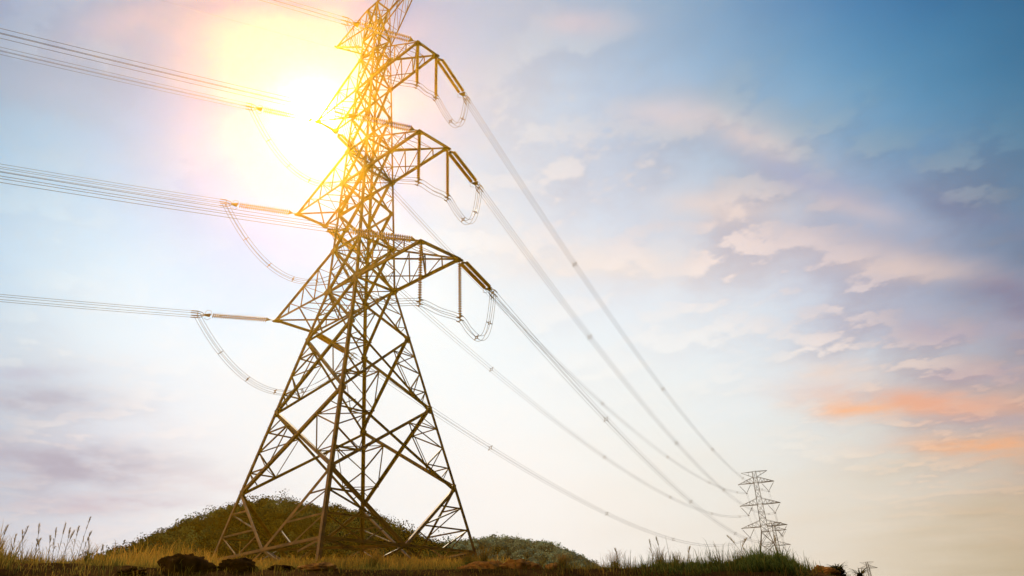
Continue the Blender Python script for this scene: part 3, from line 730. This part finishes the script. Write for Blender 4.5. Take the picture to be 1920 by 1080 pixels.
# far-left dense clump
dn = lambda az, r: np.exp(-((az+76.2)/1.5)**2)+.45*np.exp(-((az+73.6)/.7)**2)+.2*(az < -70.5)
pos, az, r, g = scatter(5200, (-80, -70), (14.5, 17), 10, dn)
h = g.gamma(6, .05, len(az))*np.interp(az, [-80, -76, -74.5, -72, -70], [1.25, 1.1, .65, .5, .4])*(1+.5*nz(az*6, r, .9)); t = g.random(len(az))
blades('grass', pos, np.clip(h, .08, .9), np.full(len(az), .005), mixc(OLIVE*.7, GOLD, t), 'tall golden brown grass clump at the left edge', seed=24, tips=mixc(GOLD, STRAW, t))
# single tufts: things of their own
def tuft(az, r, hh, n, c0, c1, label, spread=.16):
    p = polar(az, r); g = np.random.default_rng(int(abs(az)*97)); a = g.uniform(0, 6.28, n); q = np.abs(g.normal(0, spread, n))
    pos = np.stack([q*np.cos(a), q*np.sin(a), np.zeros(n)], 1)
    h = hh*g.uniform(.45, 1.05, n)*np.exp(-(q/(spread*3))**2); t = g.random(n)
    o = blades('grass_tuft', pos, h, np.full(n, .0035*max(1, r/15)), mixc(c0*.8, c0*1.2, t), label, 'grass tuft', .55, None, mixc(c1*.7, c1, t), seed=int(abs(az)*31))
    o.location = p; o['group'] = 'separate grass tufts along the bank'
    return o
for a in ((-52.0, 19, .62, 260, OLIVE, OR*1.3, 'bright orange grass tuft under the middle of the big tower', .2), (-45.0, 17, .5, 240, GREEN*1.6, OR*1.2, 'green and orange grass tuft at the foot of the right tower leg', .17),
          (-43.9, 16.5, .6, 150, OLIVE, OR*1.2, 'reddish upright tuft just right of the right tower leg', .09), (-38.15, 15.5, .40, 190, OLIVE, OR*1.5, 'single bright orange tuft in front of the farther hill', .08),
          (-34.3, 15.2, .48, 150, OLIVE, OR*1.2, 'orange and green tuft at the right end of the farther hill', .10), (-31.1, 15.2, .55, 130, OLIVE, OR, 'thin reddish tuft between the farther hill and the green mound', .09),
          (-29.9, 15.2, .42, 120, GREEN, GOLD, 'greenish gold tuft left of the green mound', .1), (-70.6, 15, .5, 120, OLIVE, GOLD*1.2, 'leaning golden tuft right of the reeds', .06), (-40.9, 15.5, .28, 120, OLIVE, OR, 'low orange tuft beside the orange rocks', .1)):
    tuft(*a)
# reeds with plumes
def reed(az, r, hh, lean, label, dry=.7, grp='tall flowering reeds on the bank'):
    x, y, z = polar(az, r); t = thing('reed', (x, y, z), label, 'reed', grp)
    g = random.Random(az*13.7+hh); an = g.uniform(0, 6.28); L = np.array([math.cos(an)*lean, math.sin(an)*lean, 0])
    P = [np.array([0, 0, -.03])+L*(q**2)*hh+np.array([0, 0, q*hh]) for q in np.linspace(0, 1, 8)]
    m = MB(); m.tube(P, [.0048, .0045, .004, .0038, .0034, .003, .0025, .0015], 5); m.build('stem', M['reed'], t)
    V = []; C = []; nl = 7
    for k in range(nl):
        b = P[0]+(P[-1]-P[0])*(.08+.62*k/nl); a = g.uniform(0, 6.28); l = hh*g.uniform(.18, .34); d = np.array([math.cos(a), math.sin(a), 0]); s = np.array([-d[1], d[0], 0])*.0062
        q1 = b+d*l*.35+np.array([0, 0, l*.5]); q2 = b+d*l*.8+np.array([0, 0, l*.45])
        V += [b-s*.6, b+s*.6, q1+s, q1-s, q1-s, q1+s, q2+s*.1, q2-s*.1]; c = mixc(GREEN*1.5, GOLD, np.array([dry]))[0]; C += [c*.7]*2+[c]*4+[c*1.2]*2
    np_mesh('leaf', np.array(V), np.arange(len(V)).reshape(-1, 4), np.clip(np.array(C), 0, 1), M['grass'], t)
    V = []; C = []
    for k in range(70):
        q = g.uniform(.76, 1.02); b = P[0]+L*(q**2)*hh+np.array([0, 0, q*hh]); a = g.uniform(0, 6.28); l = .055*(1.15-abs(q-.88)*4)*g.uniform(.5, 1.2); d = np.array([math.cos(a)*.45, math.sin(a)*.45, .9]); s = np.array([-math.sin(a), math.cos(a), 0])*.0028
        e = b+d*max(l, .01); V += [b-s, b+s, e+s*.5, e-s*.5]; c = STRAW*g.uniform(.6, 1.2); C += [c]*4
    np_mesh('plume', np.array(V), np.arange(len(V)).reshape(-1, 4), np.clip(np.array(C), 0, 1), M['grass'], t)
M['reed'] = noise_mat('reed_stem', (.16,.12,.03), (.30,.21,.06), 8., .8)
RE = [(-75.6, .62, .22), (-74.9, .55, .3), (-74.25, .62, .15), (-73.9, .50, .3), (-73.55, .66, .1), (-73.15, .46, .35), (-72.6, .66, .12), (-72.35, .74, .06), (-72.1, .60, .18), (-71.95, .68, .1), (-71.55, .72, .05), (-71.2, .88, .13), (-71.05, .62, .2), (-70.5, .50, .3), (-74.6, .70, .1), (-72.8, .55, .25), (-69.9, .40, .35)]
for k, (a, h_, ln) in enumerate(RE):
    reed(a, 14.9+.25*(k % 4), h_*1.02, ln, {11: 'tallest reed, standing upright right of the left reed clump', 16: 'short outermost reed leaning right of the left clump'}.get(k, 'slender pale reed with a feathery plume in the left clump'), grp='slender reeds in the left clump' if k not in (11, 16) else None)
for k, (a, h_, ln) in enumerate([(-31.5, .55, .2), (-30.9, .62, .1), (-29.2, .42, .3), (-25.6, .50, .5), (-25.1, .56, .45), (-22.9, .55, .1), (-33.9, .45, .2)]):
    reed(a, 15.0, h_, ln, 'thin dry seed stalk rising from the grass right of the farther hill', .9, 'thin dry stalks in the right-hand grass')

# ------------------------------------------------------------------ clods, rocks, bush
def lump(name, az, r, sx, sy, sz, mt, label, cat, group, seed, sink=.3, rough=.24):
    g = np.random.default_rng(seed); nu, nv = 56, 34; th = np.linspace(0, 2*math.pi, nu, endpoint=False); ph = np.linspace(0, math.pi, nv)
    T, Pp = np.meshgrid(th, ph); X = np.sin(Pp)*np.cos(T); Y = np.sin(Pp)*np.sin(T); Z = np.cos(Pp)
    rr = np.ones_like(X); f = 1.7
    for o_ in range(7):
        w = g.normal(0, 1, (3, 3))*f; p0 = g.uniform(0, 6.28, 3)
        rr += rough*(.66**o_)*(np.sin(w[0, 0]*X+w[0, 1]*Y+w[0, 2]*Z+p0[0])*np.cos(w[1, 0]*X+w[1, 1]*Y+w[1, 2]*Z+p0[1])+.5*np.sin(w[2, 0]*X+w[2, 1]*Y+w[2, 2]*Z+p0[2])); f *= 1.9
    V = np.stack([X*rr*sx, Y*rr*sy, Z*rr*sz], -1).reshape(-1, 3)
    i, j = np.meshgrid(np.arange(nv-1), np.arange(nu), indexing='ij')
    F = np.stack([i*nu+j, (i+1)*nu+j, (i+1)*nu+(j+1) % nu, i*nu+(j+1) % nu], -1).reshape(-1, 4)
    o = np_mesh(name, V, F, None, M[mt], smooth=True); x, y, z = polar(az, r); o.location = (x, y, z+sz*(1-2*sink)*.5); o.rotation_euler = (0, 0, R(-az))
    tag(o, label, cat, group); return o
lump('soil_clod', -64.75, 13.6, .42, .3, .19, 'clod', 'large dark earth clod at the left of the bank below the ridge tree', 'clod', 'dark earth clods on the bank', 1)
lump('soil_clod', -63.3, 13.5, .16, .15, .07, 'clod', 'small dark earth clod touching the right side of the large one', 'clod', 'dark earth clods on the bank', 2)
lump('soil_clod', -61.2, 13.6, .30, .2, .13, 'clod', 'dark earth clod under the left foot of the big tower', 'clod', 'dark earth clods on the bank', 3)
lump('soil_clod', -58.4, 13.6, .17, .15, .05, 'clod', 'flat dark earth clod between the left and the near tower legs', 'clod', 'dark earth clods on the bank', 4)
lump('soil_clod', -67.9, 13.2, .2, .16, .05, 'clod', 'low brown earth clod left of the large dark one', 'clod', 'dark earth clods on the bank', 14)
lump('rock', -55.9, 13.6, .30, .2, .085, 'rock', 'orange lit rock below the near tower leg', 'rock', 'orange rocks on the bank', 5)
k = 6
for az, s, lb in ((-45.3, .13, 'leftmost small pale rock of the orange row below the right tower leg'), (-44.5, .20, 'brown rock second from the left in the orange row'), (-43.5, .24, 'broad orange rock in the left half of the orange row'),
              (-42.5, .17, 'small orange rock in the middle of the orange row'), (-41.4, .27, 'largest bright orange rock near the right end of the orange row'), (-40.4, .2, 'orange rock at the right end of the row'), (-38.9, .14, 'small detached rock right of the orange row')):
    lump('rock', az, 13.9, s, s*.8, s*.55, 'rock', lb, 'rock', 'orange rocks on the bank', k, .42, .2); k += 1
lump('soil_clod', -20.1, 14.6, .24, .2, .10, 'rock', 'reddish earth lump right of the green mound', 'clod', None, 31)
# dark bush with palm like leaves at right
def bush(az, r, w, h, label):
    x, y, z = polar(az, r); t = thing('bush', (x, y, z), label, 'bush'); g = np.random.default_rng(77)
    m = MB()
    for k in range(6): m.tube([(0, 0, -.05), (math.cos(k)*w*.3, math.sin(k)*w*.3, h*.6)], [.008, .003], 5)
    m.build('stem', M['bark'], t)
    V, sh = crown(900, w*.62, h*.42, .018, g); np_mesh('foliage', V, np.arange(len(V)).reshape(-1, 4), np.clip(sh[:, None]*np.array([.035, .03, .010]), 0, 1), M['grass'], t)
    n = 60; an = g.uniform(0, 6.28, n); pos = np.stack([np.cos(an)*.03, np.sin(an)*.03, np.full(n, h*.72)], 1)
    V = []; C = []
    for q in range(n):
        d = np.array([math.cos(an[q]), math.sin(an[q]), g.uniform(.1, .9)]); s = np.array([-d[1], d[0], 0])*.005; l = g.uniform(.1, .2); b = pos[q]
        V += [b-s, b+s, b+d*l*.6+s*1.2, b+d*l*.6-s*1.2, b+d*l*.6-s*1.2, b+d*l*.6+s*1.2, b+d*l-np.array([0, 0, .03]), b+d*l-np.array([0, 0, .032])]; C += [np.array([.05, .05, .015])]*8
    np_mesh('leaf', np.array(V), np.arange(len(V)).reshape(-1, 4), np.array(C), M['grass'], t)
bush(-19.25, 14.8, .36, .15, 'small dark bush with spiky leaves standing right of the grass mound')
bush(-17.9, 14.8, .10, .09, 'tiny dark bush low beside the tiny tower at right')

# ------------------------------------------------------------------ scatter volume added for the sun's glare and the tower's golden wash
def glare_volume():
    b = MB((0, 0, 0)); 
    x0, x1, y0, y1, z0, z1 = GLARE_BOX
    vs = [(x, y, z) for z in (z0, z1) for x, y in ((x0, y0), (x1, y0), (x1, y1), (x0, y1))]
    b.add(vs, [(3, 2, 1, 0), (4, 5, 6, 7), (0, 1, 5, 4), (1, 2, 6, 5), (2, 3, 7, 6), (3, 0, 4, 7)])
    m = bpy.data.materials.new('golden_glare'); m.use_nodes = True; nt = m.node_tree; nt.nodes.clear()
    out = nt.nodes.new("ShaderNodeOutputMaterial"); add = nt.nodes.new("ShaderNodeAddShader")
    for k, (g_, dn_, c) in enumerate(GLARE):
        v = nt.nodes.new("ShaderNodeVolumeScatter"); v.inputs["Color"].default_value = (*c, 1); v.inputs["Density"].default_value = dn_; v.inputs["Anisotropy"].default_value = g_
        nt.links.new(v.outputs[0], add.inputs[k])
    nt.links.new(add.outputs[0], out.inputs["Volume"])
    o = b.build('glare_volume', m); tag(o, 'added scatter volume giving the golden sun glare around the big tower', 'glare_volume', None, 'stuff')
if GLARE: glare_volume()

# ------------------------------------------------------------------ sky, sun, camera
SUN_AZ, SUN_EL = -59.43, 39.34
def build_world():
    w = bpy.data.worlds.new("World"); sc.world = w; w.use_nodes = True; nt = w.node_tree; N = nt.nodes; Lk = nt.links
    N.clear(); out = N.new("ShaderNodeOutputWorld"); bg = N.new("ShaderNodeBackground")
    tc = N.new("ShaderNodeTexCoord"); D = tc.outputs["Generated"]
    def math_(op, a, b=None, c=None, clamp=False):
        n = N.new("ShaderNodeMath"); n.operation = op; n.use_clamp = clamp
        for i, q in enumerate((a, b, c)):
            if q is None: continue
            if hasattr(q, 'default_value') or hasattr(q, 'is_linked'): Lk.new(q, n.inputs[i])
            else: n.inputs[i].default_value = q
        return n.outputs[0]
    def vmath(op, a, b=None, scale=None):
        n = N.new("ShaderNodeVectorMath"); n.operation = op
        for i, q in enumerate((a, b)):
            if q is None: continue
            if hasattr(q, 'is_linked'): Lk.new(q, n.inputs[i])
            else: n.inputs[i].default_value = q
        if scale is not None:
            if hasattr(scale, 'is_linked'): Lk.new(scale, n.inputs['Scale'])
            else: n.inputs['Scale'].default_value = scale
        return n.outputs['Value'] if op == 'DOT_PRODUCT' else n.outputs[0]
    sep = N.new("ShaderNodeSeparateXYZ"); Lk.new(D, sep.inputs[0])
    # cloud sheet coordinates
    zc = math_('MAXIMUM', math_('ADD', sep.outputs[2], .10), .04)
    px = math_('DIVIDE', sep.outputs[0], zc); py = math_('DIVIDE', sep.outputs[1], zc)
    cb = N.new("ShaderNodeCombineXYZ"); Lk.new(px, cb.inputs[0]); Lk.new(py, cb.inputs[1])
    def noise(scale, detail, rough, off=(0, 0, 0), dist=0.0, src=None):
        mp = vmath('ADD', src or cb.outputs[0], off); n = N.new("ShaderNodeTexNoise"); n.inputs["Scale"].default_value = scale; n.inputs["Detail"].default_value = detail; n.inputs["Roughness"].default_value = rough
        n.inputs["Distortion"].default_value = dist; Lk.new(mp, n.inputs["Vector"]); return n.outputs["Fac"]
    n1 = noise(3.6, 7, .54, (3.1, 1.7, 0)); n2 = noise(3.6, 7, .54, (3.13, 1.66, 0)); n3 = noise(5.0, 5, .6, (8, 2, 0)); n4 = noise(1.1, 4, .5, (1.3, 7.9, 0))
    # wobble the direction a little so the colour fields have cloud-like borders
    wob = N.new("ShaderNodeTexNoise"); wob.inputs["Scale"].default_value = 1.9; wob.inputs["Detail"].default_value = 4; Lk.new(cb.outputs[0], wob.inputs["Vector"])
    wv = vmath('SCALE', vmath('SUBTRACT', wob.outputs["Color"], (.5, .5, .5)), None, .10)
    Dw = vmath('NORMALIZE', vmath('ADD', D, wv))
    acc = None; wacc = None
    anchors = [(a, e, c, 85.) for a, e, *c in SKY]+[(a, e, c, 9.) for a, e, *c in BACK]
    for a, e, c, k in anchors:
        dt = vmath('DOT_PRODUCT', Dw, tuple(dirv(a, e))); wt = math_('EXPONENT', math_('MULTIPLY_ADD', dt, k, -k))
        if k < 20: wt = math_('MULTIPLY', wt, .03)
        v = vmath('SCALE', tuple(L3(c)), None, wt)
        acc = v if acc is None else vmath('ADD', acc, v); wacc = wt if wacc is None else math_('ADD', wacc, wt)
    base = vmath('SCALE', acc, None, math_('DIVIDE', 1.0, wacc))
    # azimuth and elevation in degrees
    az = math_('MULTIPLY', math_('ARCTAN2', sep.outputs[0], sep.outputs[1]), 57.29578); el = math_('MULTIPLY', math_('ARCSINE', sep.outputs[2]), 57.29578)
    colr = base
    def mixv(a, b, f):
        n = N.new("ShaderNodeMix"); n.data_type = 'VECTOR'; n.factor_mode = 'UNIFORM'; Lk.new(f, n.inputs[0])
        Lk.new(a, n.inputs[4]) if hasattr(a, 'is_linked') else setattr(n.inputs[4], 'default_value', a)
        Lk.new(b, n.inputs[5]) if hasattr(b, 'is_linked') else setattr(n.inputs[5], 'default_value', b)
        return n.outputs[1]
    def mr(x, a, b, c=0., d=1.):
        n = N.new("ShaderNodeMapRange"); n.interpolation_type = 'SMOOTHSTEP'; Lk.new(x, n.inputs[0]); n.inputs[1].default_value = a; n.inputs[2].default_value = b; n.inputs[3].default_value = c; n.inputs[4].default_value = d; return n.outputs[0]
    # where clouds stand out: to the right of the sun's white area
    def lobe(a, e, k): return math_('EXPONENT', math_('MULTIPLY_ADD', vmath('DOT_PRODUCT', D, tuple(dirv(a, e))), k, -k))
    cz = None
    for a_, e_, k_, am_ in CLOUDZ:
        q = math_('MULTIPLY', lobe(a_, e_, k_), am_); cz = q if cz is None else math_('ADD', cz, q)
    cz = math_('MINIMUM', cz, 1.0)
    cov = mr(n1, .34, .66); lit = mr(math_('SUBTRACT', n1, n2), -.02, .05)
    tint = mixv(mixv(CL_BLUE, CL_DARK, cov), CL_LIT, math_('MULTIPLY', lit, cov))
    ccol = vmath('MULTIPLY', colr, tint)
    colr = mixv(colr, ccol, math_('MULTIPLY', cz, CL_AMT))
    hol = math_('MULTIPLY', mr(n4, .5, .68), math_('MULTIPLY', cz, .25)); 
    streakn = mr(n3, .28, .62)
    for a0, e0, sa, se, slp, c, am in STREAKS:
        da = math_('SUBTRACT', az, a0); de = math_('SUBTRACT', math_('MULTIPLY_ADD', da, -slp, el), e0)
        de = math_('ADD', de, math_('MULTIPLY', math_('SUBTRACT', n1, .5), se*2.5))
        q = math_('ADD', math_('POWER', math_('ABSOLUTE', math_('DIVIDE', da, sa)), 2.0), math_('POWER', math_('ABSOLUTE', math_('DIVIDE', de, se)), 2.0))
        gq = math_('MULTIPLY', math_('EXPONENT', math_('MULTIPLY', q, -.9)), math_('MULTIPLY_ADD', streakn, am*.65, am*.35))
        colr = mixv(colr, L3(c), gq)
    sund = vmath('DOT_PRODUCT', D, tuple(dirv(SUN_AZ, SUN_EL)))
    for k, amp, c in SUNLOBES+[(80., .26, (0., .15, 1.))]:
        colr = vmath('ADD', colr, vmath('SCALE', c, None, math_('MULTIPLY', math_('EXPONENT', math_('MULTIPLY_ADD', sund, k, -k)), amp)))
    colr = vmath('ADD', colr, vmath('SCALE', LEFTFILL[2], None, math_('MULTIPLY', lobe(-152, 14, LEFTFILL[0]), LEFTFILL[1])))
    nish = N.new("ShaderNodeTexSky"); nish.sky_type = 'NISHITA'; nish.sun_disc = False; nish.sun_elevation = R(SUN_EL); nish.sun_rotation = R(SUN_AZ)
    colr = vmath('ADD', colr, vmath('SCALE', nish.outputs[0], None, .0004))
    Lk.new(colr, bg.inputs["Color"]); bg.inputs["Strength"].default_value = 1.0; Lk.new(bg.outputs[0], out.inputs["Surface"])
    try: w.cycles.sampling_method = 'MANUAL'; w.cycles.sample_map_resolution = 1024
    except Exception: pass
build_world()
ld = bpy.data.lights.new('sun', 'SUN'); ld.energy = SUN_E; ld.angle = R(.5); ld.color = (1.0, .80, .52)
lo = bpy.data.objects.new('sun', ld); COL.objects.link(lo); lo.location = (0, 0, 90)
dv = dirv(SUN_AZ, SUN_EL); lo.rotation_mode = 'QUATERNION'; lo.rotation_quaternion = Vector(tuple(float(q) for q in dv)).to_track_quat('Z', 'Y')

from mathutils import Matrix
cd = bpy.data.cameras.new('camera'); cam = bpy.data.objects.new('camera', cd); COL.objects.link(cam); sc.camera = cam
cd.sensor_width = 36.0; cd.lens = 1369.27/1920*36.0; cd.clip_start = .1; cd.clip_end = 20000
r2 = Vector((.74155905, .66981897, -.03785138)); u2 = Vector((.3281795, -.3129635, .89126431)); fw = Vector((-.58513964, .67334716, .45190177))
mm = Matrix((r2, u2, -fw)).transposed().to_4x4(); mm.translation = Vector(tuple(float(q) for q in CAM*U)); cam.matrix_world = mm
sc.view_settings.view_transform = 'Standard'; sc.view_settings.look = 'None'; sc.view_settings.exposure = 0; sc.view_settings.gamma = 1
try:
    sc.cycles.max_bounces = 5; sc.cycles.volume_bounces = 0; sc.cycles.diffuse_bounces = 2; sc.cycles.glossy_bounces = 2; sc.cycles.transmission_bounces = 2
    sc.cycles.use_denoising = True
except Exception: pass
sc.render.film_transparent = False
